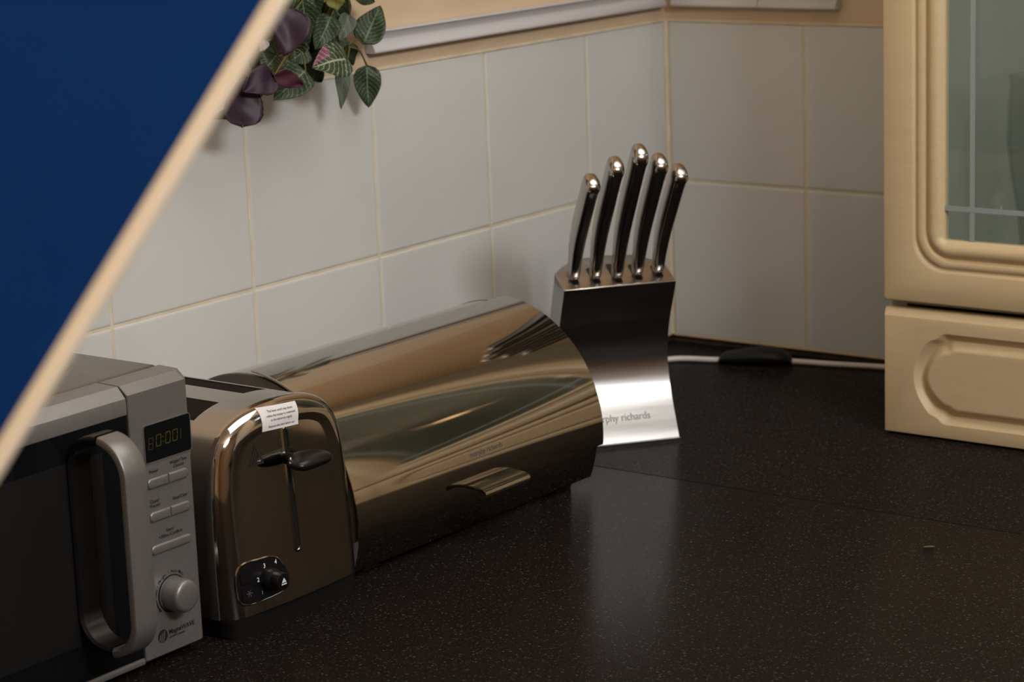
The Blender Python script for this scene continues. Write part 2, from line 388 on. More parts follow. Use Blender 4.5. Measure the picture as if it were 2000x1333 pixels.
# glass vase standing in the first cabinet
bm = B(); prof = [(.000, .001), (.024, .001), (.026, .006), (.0245, .02), (.023, .045), (.026, .075), (.033, .115), (.037, .150), (.0365, .185), (.034, .215), (.0355, .222)]
prof2 = [(a - .0022, z) for a, z in reversed(prof[3:])] + [(.0, .018)]
loft(bm, [[(r * cos(k * pi / 20), r * sin(k * pi / 20), z) for k in range(40)] for r, z in prof + prof2]); fixn(bm)
o = tag(obj('glass_vase', bm, M['vase_glass'], smooth=True, sharp=60), 'clear glass vase standing behind the cabinet glass', 'vase'); o.location = (-.150, -.5760, .1585)

# cable and black plug along the back wall
bm = B(); tube(bm, spline([(-.215, -.022, .0036), (-.150, -.040, .0036), (-.105, -.062, .0036), (-.0905, -.080, .0036), (-.079, -.115, .0036), (-.064, -.158, .0052), (-.0415, -.210, .0036), (-.034, -.250, .0036), (-.0195, -.312, .0036), (-.014, -.36, .0036), (-.012, -.44, .0036)], 8), .0034, 10)
tag(obj('power_cable', bm, M['white'], smooth=True, sharp=60), 'white power cable lying along the foot of the shaded tiled wall', 'cable')
bm = B(); lps = []
for i, (s, wx, hz) in enumerate(((0, .006, .005), (.02, .011, .010), (.10, .015, .014), (.3, .0185, .017), (.5, .020, .0205), (.7, .0195, .021), (.88, .0165, .0175), (.97, .011, .011), (1, .006, .006))):
    c = Vector((-.077, -.1185, 0)).lerp(Vector((-.0445, -.2035, 0)), s)
    dx = Vector((.934, .357, 0))
    lps.append([c + dx * (wx * cos(k * pi / 8)) + Vector((0, 0, .0002 + hz / 2 + hz / 2 * sin(k * pi / 8))) for k in range(16)])
loft(bm, lps, True, True, True); fixn(bm)
tag(obj('plug', bm, M['black_matt'], smooth=True, sharp=70), 'black plug lump sitting on the white cable by the tiles', 'plug')

bm = B(); tube(bm, spline([(-.6228, -.6780, .0008), (-.6195, -.6825, .0010), (-.6161, -.6865, .0008)], 4), [.0005, .0008, .0009, .0009, .0009, .0009, .0009, .0008, .0004], 6)
tag(obj('splinter', bm, M['stem'], smooth=True), 'tiny dark splinter lying on the open worktop at right', 'splinter')

# ================================================================== KNIFE BLOCK AND KNIVES
KC = Vector((-.409 - .0781 * .625, -.2837 + .0625 * .780, 0))   # middle of the block's front foot
KE = Vector((.7802, -.6255, 0)); KN = Vector((-.6255, -.7802, 0)); KZ = Vector((0, 0, 1)); HW = .0625; KH = .1765
def kp(e, u, z): return KC + KE * e + KN * u + KZ * z
def uf(z):
    s = max(0., min(1., z / KH)); return -.0350 * (sin(pi * s) ** 1.15) if 0 < s < 1 else 0.0
TILT = R_(17.7)
def block_section(z):
    """octagonal plan at height parameter z of the front face"""
    s = z / KH; f = uf(z); dep = .064 + .020 * (1 - s) ** 2 * 1.0
    dz = lambda du: -du * math.tan(TILT) * (s ** 3)
    pts = [(-HW, 0), (HW, 0), (HW, -.036), (HW - .010, -.0475), (HW - .028, -dep + .002), (0, -dep - .002), (-HW + .028, -dep + .002), (-HW + .010, -.0475), (-HW, -.036)]
    return [kp(e, f + du, z + dz(du)) for e, du in pts]
kb = thing('knife_block', 'curved brushed steel knife block holding five knives in the corner', 'knife block')
bm = B(); zs = [.0035 + (KH - .0035) * i / 40 for i in range(41)]
secs = [block_section(z) for z in zs]
rows = loft(bm, secs, True, True, False); fixn(bm)
o = obj('body', bm, M['block_steel'], kb, True, 40)
bm = B(); top = secs[-1]; tn = (KN * sin(TILT) + KZ * cos(TILT))
cen = sum(top, Vector()) / len(top)
lps = [[p + tn * .0002 for p in top], [p + (cen - p) * .010 + tn * .0012 for p in top], [p + (cen - p) * .03 + tn * .0015 for p in top]]
loft(bm, lps, True, True, True); fixn(bm); obj('top_plate', bm, M['steel'], kb, True, 50)
bm = B(); loft(bm, [[kp(e * 1.01, u, z) for e, u in ((-HW, .003), (HW, .003), (HW, -.036), (HW - .028, -.086), (-HW + .028, -.086), (-HW, -.036))] for z in (0, .0034)], True, True, True); fixn(bm)
obj('foot_plate', bm, M['block_steel'], kb)
def on_top(e, d, h=0):    # d = distance back from the front top edge along the sloping top
    return kp(e, 0, KH) - (KN * cos(TILT) - KZ * sin(TILT)) * d + tn * (.0015 + h)
back = -(KN * cos(TILT) - KZ * sin(TILT))
ke = [-HW + .016 + .0236 * i for i in range(5)]
SL = [(.0085, .034), (.0070, .042), (.0040, .047), (.0070, .042), (.0085, .036)]
for e, (d0, d1) in zip(ke, SL):
    bm = B(); lp = rrect(-.0042, .0042, d0, d1, .0040, 6)
    prism(bm, lp, lambda a, b: on_top(e + a, b, -.0005), lambda a, b: on_top(e + a, b, .0009)); fixn(bm)
    obj('slot', bm, M['black'], kb, True, 40)
# "morphy richards" etched low on the curved front
def k_map(x, y):
    z = y; f = uf(z); return kp(x, f + .0006, z + .0002)
text('logo', 'morphy richards', .0105, lambda x, y: k_map(x - .0345, .0245 + y), M['etch_light'], kb, 'LEFT', .98)

def knife_handle(L, seed):
    bm = B(); lps = []
    #        w/L   centre  half-breadth  half-thickness
    S = [(.000, .0000, .0072, .0040), (.03, .0000, .0082, .0044), (.08, -.0004, .0090, .0046), (.15, -.0014, .0098, .0048), (.25, -.0026, .0110, .0053), (.36, -.0026, .0122, .0056),
         (.48, -.0012, .0130, .0058), (.60, .0010, .0133, .0059), (.72, .0032, .0130, .0059), (.82, .0050, .0124, .0060), (.88, .0062, .0122, .0062), (.915, .0075, .0128, .0064),
         (.945, .0078, .0126, .0063), (.97, .0062, .0108, .0058), (.988, .0040, .0080, .0046), (.998, .0024, .0046, .0028), (1.0, .0018, .0015, .0010)]
    for s, c, b, t in S:
        lp = []
        for k in range(24):
            a = 2 * pi * k / 24; ca, sa = cos(a), sin(a)
            lp.append((1.35 * t * math.copysign(abs(sa) ** .62, sa), c + .024 * s ** 1.5 + b * math.copysign(abs(ca) ** .8, ca), s * L))
        lps.append(lp)
    loft(bm, lps, True, True, True); fixn(bm); return bm
KL = [.1425, .162, .1765, .162, .1465]
KLAB = ['steel knife nearest the bright wall, leftmost and short in the block', 'steel knife between the leftmost knife and the tallest one', 'tallest steel knife, standing in the middle slot of the block',
        'thick steel knife just right of the tallest one in the block', 'steel knife furthest right in the block, by the shaded wall']
for i, (e, L, lab) in enumerate(zip(ke, KL, KLAB)):
    k = thing('kitchen_knife', lab, 'knife', (0, 0, 0), 0, 'steel knives in the block')
    h = obj('handle', knife_handle(L, i), M['handle_steel'], k, True, 60)
    p = on_top(e, SL[i][0] + .0125, .0030)
    KT = R_(23); ka = KN * sin(KT) + KZ * cos(KT); kf = KN * cos(KT) - KZ * sin(KT)
    k.matrix_world = Matrix(((KE.x, kf.x, ka.x, p.x), (KE.y, kf.y, ka.y, p.y), (KE.z, kf.z, ka.z, p.z), (0, 0, 0, 1)))
    bm = B(); lp = rrect(-.0046, .0046, -.0085, .0085, .0044, 6)
    loft(bm, [[(a * f, b * f, z) for a, b in lp] for f, z in ((.85, .0), (1.0, .0012), (1.0, .005), (.92, .0062))], True, True, True); fixn(bm)
    obj('bolster', bm, M['chrome'], k, True, 50)

# ================================================================== BREAD BIN
bb = thing('bread_bin', 'polished steel roll-top bread bin between toaster and knife block', 'bread bin', (-.7774, -.1656, 0), -.0171)
BZ, BR, BL = .0550, .1310, .190     # local x along the bin, -y is the front
def bp(th, r, x): return (x, -r * cos(th), BZ + r * sin(th))
th0, th1 = R_(-5.7), R_(86)
bm = B(); N = 72; lps = []
for x in (-BL, BL):
    pass
outer = [(th0 + (th1 - th0) * i / N) for i in range(N + 1)]
xs = [-BL, -BL + .0006, BL - .0006, BL]
rr = [BR - .0006, BR, BR, BR - .0006]
loft(bm, [[bp(t, r, x) for t in outer] for x, r in zip(xs, rr)], False)
loft(bm, [[bp(t, BR - .0022, x) for t in outer] for x in (-BL, BL)], False)
for x in (-BL, BL): loft(bm, [[bp(t, r, x) for t in outer] for r in (BR - .0022, BR - .0006)], False)
for t in (th0, th1): loft(bm, [[bp(t, r, x) for x in (-BL, BL)] for r in (BR - .0022, BR)], False)
bmesh.ops.remove_doubles(bm, verts=bm.verts[:], dist=1e-5); fixn(bm)
lid = obj('lid', bm, M['chrome'], bb, True, 40)
# body: wrapped steel skin from the foot round the front, over the top and down the back
r2 = BR - .0062
bot = -math.asin((BZ - .006) / r2)
prof = [bp(bot + (R_(128) - bot) * i / 80, r2, 0) for i in range(81)]
yb = prof[-1][1]; zb = prof[-1][2]
prof += [(0, yb + .004, zb - .010), (0, .128, zb - .03), (0, .130, .02), (0, .128, .006)]
bm = B(); e = BL - .006
loft(bm, [[(x, p[1], p[2]) for p in prof] for x in (-e, e)], False); 
loft(bm, [[(x, p[1], p[2]) for p in (prof[0], prof[-1])] for x in (-e, e)], False); fixn(bm)
obj('body', bm, M['chrome'], bb, True, 50)
def shrink(f): return [(p[1] * f, (p[2] - .07) * f + .07) for p in prof]
for s in (-1, 1):
    bm = B(); a = BL - .0045
    lp0 = shrink(1.0); 
    loft(bm, [[(s * x, y, z) for y, z in shrink(f)] for x, f in ((e - .004, .997), (a, 1.004), (a + .0016, 1.0), (a + .0022, .985))], True, True, True); fixn(bm)
    obj('end_cap', bm, M['grey_plastic'] if s < 0 else M['black_matt'], bb, True, 35)
yy = prof[0][1]
for s in (-1, 1):
    for (y0, y1) in ((yy + .006, yy + .03), (.09, .12)):
        bm = B(); box(bm, s * .15 - .012, s * .15 + .012, y0, y1, 0, .0065, .001, 1); obj('foot', bm, M['black_matt'], bb)
# handle: a flat chrome tab with a down-turned front edge
bm = B(); hx = -.0015; lps = []
pr = [(.0000, .0040), (-.010, .0034), (-.020, .0024), (-.0238, .0012), (-.0252, -.0012), (-.0254, -.0046), (-.0242, -.0056), (-.0228, -.0044), (-.0222, -.0020), (-.012, -.0002), (.0000, .0004)]
hw = [.036, .036, .0355, .034, .0335, .0335, .034, .0345, .035]
zc = BZ - .0035; yf = -BR
def hsec(x, k): return [(x, yf + a - .0003 + .0008, zc + b) for a, b in pr]
lps = [hsec(hx - .0350, 0), hsec(hx - .0345, 0), hsec(hx + .0345, 0), hsec(hx + .0350, 0)]
loft(bm, lps, True, True, True); fixn(bm)
bmesh.ops.bevel(bm, geom=[ed for ed in bm.edges if ed.is_manifold and ed.calc_face_angle(0) > .8], offset=.0008, segments=2, affect='EDGES')
obj('handle', bm, M['chrome'], bb, True, 40)
def lid_map(x, y):
    t = R_(10.3) + y / BR; return bp(t, BR + .0002, x - .024)
text('logo', 'morphy richards', .0076, lid_map, M['etch'], bb, 'LEFT', .98)

# ================================================================== TOASTER
TC = (-1.0610, -.2800)      # plan centre of the front cap's rear edge
tt = thing('toaster', 'two-slot chrome toaster between the microwave and bread bin', 'toaster', (TC[0], TC[1], 0))
HALF = [(.0880, .0185), (.0879, .045), (.0874, .075), (.0864, .105), (.0848, .128), (.0820, .146), (.0780, .1595), (.0715, .1712), (.0630, .1798), (.0520, .1855), (.0400, .1893), (.0270, .1916), (.0135, .1928), (0, .1932)]
half = smooth2(HALF, 5)
outl = [(-a, b) for a, b in half] + [(a, b) for a, b in reversed(half[:-1])]    # left foot, over the top, right foot
NO = len(outl)
def onorm(lp):
    out = []
    for i in range(len(lp)):
        a = Vector(lp[max(i - 1, 0)]); b = Vector(lp[min(i + 1, len(lp) - 1)]); t = (b - a).normalized(); out.append((t.y, -t.x))
    out[0] = (1, 0); out[-1] = (-1, 0); return out
nrm = onorm(outl)
def in_out(d): return [(p[0] + q[0] * d, p[1] + q[1] * d) for p, q in zip(outl, nrm)]
FR = .0235         # fillet radius of the chrome face
def face_y(x, z): return -.0010 + .0042 * (x / .08) ** 2 + .0095 * (z - .03) / .13
bm = B(); lps = []
lps.append([(x, .0012, z) for x, z in in_out(.0012)])
lps.append([(x, .0002, z) for x, z in in_out(0)])
NF = 14
for i in range(1, NF + 1):
    a = i / NF * pi / 2; d = FR * (1 - cos(a)) * .92; dy = -FR * sin(a)
    lps.append([(x, dy + (face_y(x, z) if i > 0 else 0) * (i / NF), z) for x, z in in_out(d)])
rows = loft(bm, lps, False)
last = lps[-1]; K = 20; hN = NO // 2; grid = []
for i in range(hN + 1):
    j = NO - 1 - i; row = []
    for k in range(K + 1):
        f = k / K; x = last[i][0] * (1 - f) + last[j][0] * f; z = last[i][1 + 1] * (1 - f) + last[j][2] * f
        row.append(rows[-1][i] if k == 0 else rows[-1][j] if k == K else bm.verts.new((x, -FR + face_y(x, z), z)))
    grid.append(row)
for a, b in zip(grid, grid[1:]):
    for k in range(K):
        vs = [a[k], a[k + 1], b[k + 1], b[k]]; u = []
        for v in vs:
            if v not in u: u.append(v)
        if len(u) > 2:
            try: bm.faces.new(u)
            except ValueError: pass
bmesh.ops.remove_doubles(bm, verts=bm.verts[:], dist=1e-6); fixn(bm)
obj('front_cap', bm, M['chrome'], tt, True, 50)
def fy(x, z): return -FR + face_y(x, z)
# brushed body with the two bread openings left out of the wrap
S1 = (-.0570, -.0250); S2 = (.0055, .0355); YS0, YS1 = .036, .205; YE = .242
bl = [(x, z) for x, z in in_out(.0016)]
br = sorted(set([S1[0], S1[1], S2[0], S2[1]]))
ins = []
for i in range(len(bl) - 1):
    ins.append(bl[i])
    for c in br:
        a, b = bl[i], bl[i + 1]
        if (a[0] < c < b[0]) and a[1] > .1: f = (c - a[0]) / (b[0] - a[0]); ins.append((c, a[1] + f * (b[1] - a[1])))
ins.append(bl[-1])
ys = [.0006, YS0, YS1, YE]
bm = B(); V = [[bm.verts.new((x, y, z)) for x, z in ins] for y in ys]
def in_slot(x): return S1[0] < x < S1[1] or S2[0] < x < S2[1]
for r in range(3):
    for i in range(len(ins) - 1):
        xm = (ins[i][0] + ins[i + 1][0]) / 2; zm = (ins[i][1] + ins[i + 1][1]) / 2
        if r == 1 and in_slot(xm) and zm > .1: continue
        bm.faces.new((V[r][i], V[r][i + 1], V[r + 1][i + 1], V[r + 1][i]))
bm.faces.new(V[3])
fixn(bm); obj('body', bm, M['steel'], tt, True, 50)
for (a, b) in (S1, S2):
    bm = B(); sl = [p for p in ins if a - 1e-6 <= p[0] <= b + 1e-6 and p[1] > .1]
    loopT = [(x, YS0, z) for x, z in sl] + [(x, YS1, z) for x, z in reversed(sl)]
    loopB = [(x, y, .075) for x, y, z in loopT]
    loft(bm, [loopT, [(x, y, z - .0016) for x, y, z in loopT]], True, mi=0)
    loft(bm, [[(x, y, z - .0016) for x, y, z in loopT], loopB], True, False, True, mi=1)
    obj('bread_slot', bm, [M['steel'], M['grey_plastic']], tt)
# black plinth
bm = B(); lp = rrect(-.0855, .0855, -FR + .003, YE - .004, .016, 8)
loft(bm, [[(x * f, y, z) for x, y in lp] for f, z in ((.955, .0), (.975, .006), (.985, .0135), (1, .0150), (1, .0200))], True, True, True); fixn(bm)
obj('base', bm, M['black_matt'], tt, True, 40)
# lever slot with a bright rim, and the lever
SX = .0000
bm = B()
def onface(a, b, h): x = SX + a; return (x, fy(x, b) - h, b)
lp = rrect(-.0026, .0026, .0600, .1680, .0026, 8)
prism(bm, lp, lambda a, b: onface(a, b, -.002), lambda a, b: onface(a, b, .0001)); fixn(bm)
sl = obj('lever_slot', bm, M['black_matt'], tt, True, 40)
bm = B(); lo = rrect(-.0046, .0046, .0580, .1700, .0046, 8); li = rrect(-.0018, .0018, .0610, .1670, .0018, 8)
loft(bm, [[onface(a, b, h) for a, b in l_] for l_, h in ((lo, -.0005), (lo, .00002), (lp, .0008), (li, -.0004))], True); fixn(bm)
obj('slot_rim', bm, M['chrome'], tt, True, 50)
bm = B(); lps = []; LX, LZ = SX, .1425; yF = fy(LX, LZ)
for (y, hx, hz, dz, dx) in ((0.002, .0024, .0040, .0, 0), (-.005, .0030, .0042, -.0002, 0), (-.008, .0080, .0052, -.0006, .004), (-.011, .0180, .0058, -.0010, .006), (-.016, .0225, .0062, -.0016, .007), (-.022, .0235, .0060, -.0022, .007), (-.0265, .0220, .0052, -.0026, .007), (-.0292, .0175, .0036, -.0028, .007), (-.0303, .0120, .0016, -.0028, .007)):
    lps.append([(LX + dx + hx * math.copysign(abs(cos(k * pi / 14)) ** .7, cos(k * pi / 14)), yF + y, LZ + dz + hz * math.copysign(abs(sin(k * pi / 14)) ** .85, sin(k * pi / 14))) for k in range(28)])
loft(bm, lps, True, True, True); fixn(bm); obj('lever', bm, M['black'], tt, True, 60)
# browning panel: rounded black plate, numbers, dial
PX, PZ = -.0450, .0465
def pface(a, b, h): return (a, fy(a, b) - h, b)
plate = smooth2([(-0.0746, 0.0544), (-0.0736, 0.0587), (-0.0692, 0.0632), (-0.0608, 0.0647), (-0.0489, 0.0640), (-0.0395, 0.0636), (-0.0319, 0.0621), (-0.0259, 0.0590), (-0.0215, 0.0533), (-0.0185, 0.0483), (-0.0160, 0.0428), (-0.0155, 0.0368), (-0.0190, 0.0325), (-0.0259, 0.0300), (-0.0325, 0.0294), (-0.0427, 0.0289), (-0.0582, 0.0286), (-0.0684, 0.0300), (-0.0737, 0.0341), (-0.0751, 0.0419), (-0.0751, 0.0480), (-0.0746, 0.0544)], 4)[:-1]
bm = B(); prism(bm, plate, lambda a, b: pface(a, b, -.0015), lambda a, b: pface(a, b, .0006)); fixn(bm)
cp = obj('control_panel', bm, M['black'], tt, True, 40)
bm = B(); pin = [((a - PX) * .965 + PX, (b - PZ) * .955 + PZ) for a, b in plate]; pout = [((a - PX) * 1.05 + PX, (b - PZ) * 1.07 + PZ) for a, b in plate]; pmid = [((a - PX) * 1.01 + PX, (b - PZ) * 1.015 + PZ) for a, b in plate]
loft(bm, [[pface(a, b, h) for a, b in l_] for l_, h in ((pout, -.0005), (pout, .00002), (pmid, .0006), (pin, .0001))], True); fixn(bm)
obj('panel_rim', bm, M['chrome'], tt, True, 40)
bm = B()
for (z0, z1) in ((PZ + .0008, PZ + .0135), (PZ - .0140, PZ - .0006)):
    lp = rrect(PX - .0265, PX - .0110, z0, z1, .0035, 5)
    prism(bm, lp, lambda a, b: pface(a, b, .0004), lambda a, b: pface(a, b, .0013))
fixn(bm); obj('button', bm, M['black'], cp, True, 30)
DX, DZ = -.0395, .0450
bm = B(); loft(bm, [[(DX + r * cos(k * pi / 24), fy(DX, DZ) - h, DZ + r * sin(k * pi / 24)) for k in range(48)] for r, h in ((.0098, -.001), (.0098, .006), (.0088, .0085), (.0082, .0088), (.0080, .0130), (.0080, .0165), (.0074, .0175), (.0040, .0178), (.0005, .0178))], True, False, True); fixn(bm)
dial = obj('browning_dial', bm, M['black'], tt, True, 35)
for s, dx, dz, sz in (('1', -.0092, -.0092, .0046), ('2', -.0123, .0026, .0056), ('3', -.0035, .0126, .0056), ('4', .0100, .0126, .0056)):
    text('number', s, sz, lambda x, y: pface(DX + dx + x, DZ + dz - .002 + y, .00095), M['white_ink'] if s != '1' else M['etch_light'], cp, 'CENTER', 1, .00008)
bm = B(); yk = fy(DX, DZ) - .0180
def tri(a, b): return (DX + .0004 + a, yk, DZ + b)
for lp in ([(-.0030, -.0006), (.0030, -.0006), (0, .0036)], [(-.0032, -.0026), (.0032, -.0026), (.0032, -.0014), (-.0032, -.0014)]):
    bm.faces.new([bm.verts.new(tri(a, b)) for a, b in lp])
obj('cancel_symbol', bm, M['white_ink'], dial)
bm = B()
for k in range(3):
    a = k * pi / 3
    for s in (-1, 1):
        d = Vector((cos(a), sin(a))); q = Vector((-sin(a), cos(a))) * .00025; c0 = Vector((-.0635, .0385))
        pts = [c0 + d * (s * .0004) + q, c0 + d * (s * .0004) - q, c0 + d * (s * .0034) - q, c0 + d * (s * .0034) + q]
        bm.faces.new([bm.verts.new(pface(p.x, p.y, .0015)) for p in pts])
obj('defrost_symbol', bm, M['ink_grey'], cp)
# hot-surface triangle printed left of the lever
# paper warning label wrapped over the upper edge of the face
def arc_depth(x, z):
    """y of the chrome surface at (x, z), by walking inwards from the outline"""
    zt = None
    for (a, b) in zip(outl, outl[1:]):
        if a[0] <= x <= b[0] and a[1] > .1: zt = a[1] + (b[1] - a[1]) * (x - a[0]) / max(b[0] - a[0], 1e-9)
    d = max(0.0, (zt - z)) / .92
    if d >= FR: return fy(x, z)
    c = 1 - d / FR; s = sqrt(max(0, 1 - c * c)); a = math.acos(max(-1, min(1, c)))
    return -FR * s + face_y(x, z) * (a / (pi / 2))
def arcp(x, z): return (x, arc_depth(x, z) - .0003, z)
bm = B(); T3 = [(-.0460, .1445), (-.0285, .1440), (-.0371, .1625)]; c3 = (-.0372, .1503)
inn = [((a - c3[0]) * .74 + c3[0], (b - c3[1]) * .74 + c3[1]) for a, b in T3]
vo = [bm.verts.new(arcp(a, b)) for a, b in T3]; vi = [bm.verts.new(arcp(a, b)) for a, b in inn]
for i in range(3): bm.faces.new((vo[i], vo[(i + 1) % 3], vi[(i + 1) % 3], vi[i]))
for k in (-1, 0, 1):
    pts = [(c3[0] + k * .0026 + .0007 * sin(i * 1.5), c3[1] - .003 + i * .0010) for i in range(7)]
    for (a, b) in zip(pts, pts[1:]):
        bm.faces.new([bm.verts.new(arcp(x, z)) for x, z in ((a[0] - .0003, a[1]), (a[0] + .0003, a[1]), (b[0] + .0003, b[1]), (b[0] - .0003, b[1]))])
bm.faces.new([bm.verts.new(arcp(x, z)) for x, z in ((c3[0] - .0045, c3[1] - .0046), (c3[0] + .0045, c3[1] - .0046), (c3[0] + .0045, c3[1] - .0040), (c3[0] - .0045, c3[1] - .0040))])
obj('hot_surface_mark', bm, M['ink'], tt)
LC = (-.0036, .1790); la = R_(-4.0); LW, LH = .0228, .0100
def lab(a, b, h=.0004):
    x = LC[0] + a * cos(la) - b * sin(la); z = LC[1] + a * sin(la) + b * cos(la)
    return (x, arc_depth(x, z) - h, z)
bm = B(); nx, nz = 16, 10
gv = [[bm.verts.new(lab(-LW + 2 * LW * i / nx, -LH + 2 * LH * j / nz)) for i in range(nx + 1)] for j in range(nz + 1)]
for j in range(nz):
    for i in range(nx): bm.faces.new((gv[j][i], gv[j][i + 1], gv[j + 1][i + 1], gv[j + 1][i]))
wl_ = obj('warning_label', bm, M['paper'], tt, True)
for i, s in enumerate(('The lever won\'t stay down', 'unless the toaster is connected', 'to the electricity supply.', 'Remove this label before use')):
    text('label_text', s, .0031, lambda x, y: lab(x + .0012, .0052 - i * .0037 - (.0018 if i == 3 else 0) + y, .0007), M['ink_grey'], wl_, 'CENTER', .92)

# ================================================================== MICROWAVE
mw = thing('microwave', 'silver microwave with black glass door and loop handle, left of toaster', 'microwave', (-1.39, -.16, 0))
Y0 = -.289; XR = -1.1665; XP = -1.2365; XL = -1.625; ZB, ZF, ZT = .0075, .2345, .2415
def W(p): return (p[0] + 1.39, p[1] + .16, p[2])
def mobj(name, bm, m, par=mw, smooth=False, sharp=None):
    for v in bm.verts: v.co = Vector(W(v.co))
    return obj(name, bm, m, par, smooth, sharp)
bm = B(); box(bm, XL + .004, XR - .003, -.2575, -.02, .010, ZT + .0016, .003, 2)
mobj('housing', bm, M['silver_top'], smooth=True, sharp=40)
bm = B()   # pressed oval in the top
for k, (f, h) in enumerate(((1.0, .0002), (.985, .0014), (.965, .0014), (.95, .0004))): pass
ell = lambda f, h: [(-1.365 + .1785 * f * math.copysign(abs(cos(t)) ** .8, cos(t)), -.150 + .0800 * f * math.copysign(abs(sin(t)) ** .8, sin(t)), ZT + .0016 + h) for t in [2 * pi * k / 96 for k in range(96)]]
loft(bm, [ell(1.0, -.0003), ell(.993, .0008), ell(.985, .0012), ell(.5, .0012)], True, False, True); fixn(bm)
mobj('pressed_oval', bm, M['silver_top'], smooth=True, sharp=60)
def bezel(x0, x1, zb, name, m, r_right=False):
    """front slab with a sloped top edge"""
    pr = [(-.2570, zb), (Y0 + .004, zb), (Y0, zb + .003), (Y0, ZF), (Y0 + .0085, ZT), (-.2570, ZT + .0005)]
    bm = B(); loft(bm, [[(x, y, z) for y, z in pr] for x in (x0, x1)], True, True, True); fixn(bm)
    es = [e for e in bm.edges if abs(e.verts[0].co.x - e.verts[1].co.x) < 1e-6 and (r_right and e.verts[0].co.x > x1 - 1e-5)]
    return bm
# control panel slab with rounded right-hand side
bm = B(); cr = .006
secs = []
for x, dy in [(XP + .0006, .0008), (XP + .0014, 0)] + [(XR - cr + cr * sin(a), cr * (1 - cos(a))) for a in [i * pi / 2 / 8 for i in range(9)]]:
    q = dy
    secs.append([(x, -.2570, ZB), (x, Y0 + .004 + q, ZB), (x, Y0 + q, ZB + .003), (x, Y0 + q, ZF), (x, Y0 + .0085 + q * .8, ZT), (x, -.2570, ZT + .0005)])
loft(bm, secs, True, True, True); fixn(bm)
panel = mobj('control_panel', bm, M['silver'], smooth=True, sharp=25)
# door: frame strips and glass
pr_top = [(-.2570, .218), (Y0 + .002, .218), (Y0, .2195), (Y0, ZF - .006), (Y0 + .0006, ZF - .002), (Y0 + .0088, ZT), (-.2570, ZT + .0005)]
bm = B(); loft(bm, [[(x, y, z) for y, z in pr_top] for x in (XL, XP - .0010)], True, True, True); fixn(bm)
door = bpy.data.objects.new('door', None); COL.objects.link(door); door.parent = mw; door.location = (0, 0, 0)
mobj('top_strip', bm, M['silver'], door, True, 20)
bm = B(); box(bm, XL, XP - .0010, Y0 + .0012, -.262, .0140, .2185); 
mobj('door_glass', bm, M['black_glass'], door)
bm = B(); box(bm, XL, XP - .0010, Y0 - .0010, -.262, .0085, .0138, .0012, 2)
mobj('bottom_strip', bm, M['silver'], door, True, 40)
bm = B(); box(bm, XL + .05, XP - .03, Y0 + .0009, Y0 + .0011, .045, .195)
mobj('window_mesh', bm, M['black_matt'], door)
# loop handle
HX0, HX1 = -1.3055, -1.2815; HZ0, HZ1 = .0415, .2215; HY0, HY1 = -.3535, Y0 + .0012; HT = .0078
def ring(split0, split1, m, name):
    bm = B(); lps = []
    yc = (HY0 + HY1) / 2
    def outl_(ins):
        r = .0315 - ins
        return rrect(HY0 + ins, HY1 - ins, HZ0 + ins, HZ1 - ins, r, 14)
    so, si = outl_(0), outl_(HT); n = len(so)
    idx = [i for i in range(n) if split0 <= (so[i][0]) <= split1]
    return so, si
so = rrect(HY0, HY1, HZ0, HZ1, .0318, 14); si = rrect(HY0 + HT, HY1 - .004, HZ0 + HT, HZ1 - HT, .0245, 14)
YSP = HY0 + .0310
def handle_mesh(front):
    bm = B(); n = len(so)
    sel = [i for i in range(n) if (so[i][0] <= YSP if front else so[i][0] >= YSP - .0006)]
    # order the run so that it is contiguous
    st = next(k for k, i in enumerate(sel) if (i - 1) % n not in sel)
    sel = sel[st:] + sel[:st]
    b = .0022
    def sec(i):
        o = Vector(so[i]); q = Vector(si[i]); d = (q - o).normalized()
        ob, qb = o + d * b, q - d * b
        return [(HX0 + b, *o), (HX1 - b, *o), (HX1 - b * .3, *(o + d * b * .3)), (HX1, *ob), (HX1, *qb), (HX1 - b, *q), (HX0 + b, *q), (HX0, *qb), (HX0, *ob), (HX0 + b * .3, *(o + d * b * .3))]
    loft(bm, [sec(i) for i in sel], True, True, True); fixn(bm); return bm
hd = bpy.data.objects.new('handle', None); COL.objects.link(hd); hd.parent = mw
mobj('grip', handle_mesh(True), M['silver'], hd, True, 40)
mobj('grip_mount', handle_mesh(False), M['black'], hd, True, 40)
# display
bm = B(); lp = rrect(-1.2212, -1.1686, .1745, .2055, .0020, 5)
prism(bm, lp, lambda a, b: (a, Y0 + .001, b), lambda a, b: (a, Y0 - .0004, b)); fixn(bm)
disp = mobj('display', bm, M['black_glass'], panel)
bm = B(); lo = rrect(-1.2218, -1.1680, .1739, .2061, .0026, 5)
loft(bm, [[(a, y, b) for a, b in l_] for l_, y in ((lo, Y0 + .0005), (lo, Y0 - .0008), (lp, Y0 - .0008), (lp, Y0 + .0005))], True); fixn(bm)
mobj('display_rim', bm, M['silver'], panel, True, 30)
def seg_digit(bm, cx, cz, w, h, on, t=.0009):
    y = Y0 - .00055; s = .10
    def q(x0, x1, z0, z1): bm.faces.new([bm.verts.new((cx + x + (z) * s, y, cz + z)) for x, z in ((x0, z0), (x1, z0), (x1, z1), (x0, z1))])
    if 'a' in on: q(-w + t, w - t, h - t, h)
    if 'd' in on: q(-w + t, w - t, -h, -h + t)
    if 'g' in on: q(-w + t, w - t, -t / 2, t / 2)
    if 'f' in on: q(-w, -w + t, t * .4, h - t * .4)
    if 'b' in on: q(w - t, w, t * .4, h - t * .4)
    if 'e' in on: q(-w, -w + t, -h + t * .4, -t * .4)
    if 'c' in on: q(w - t, w, -h + t * .4, -t * .4)
bm = B()
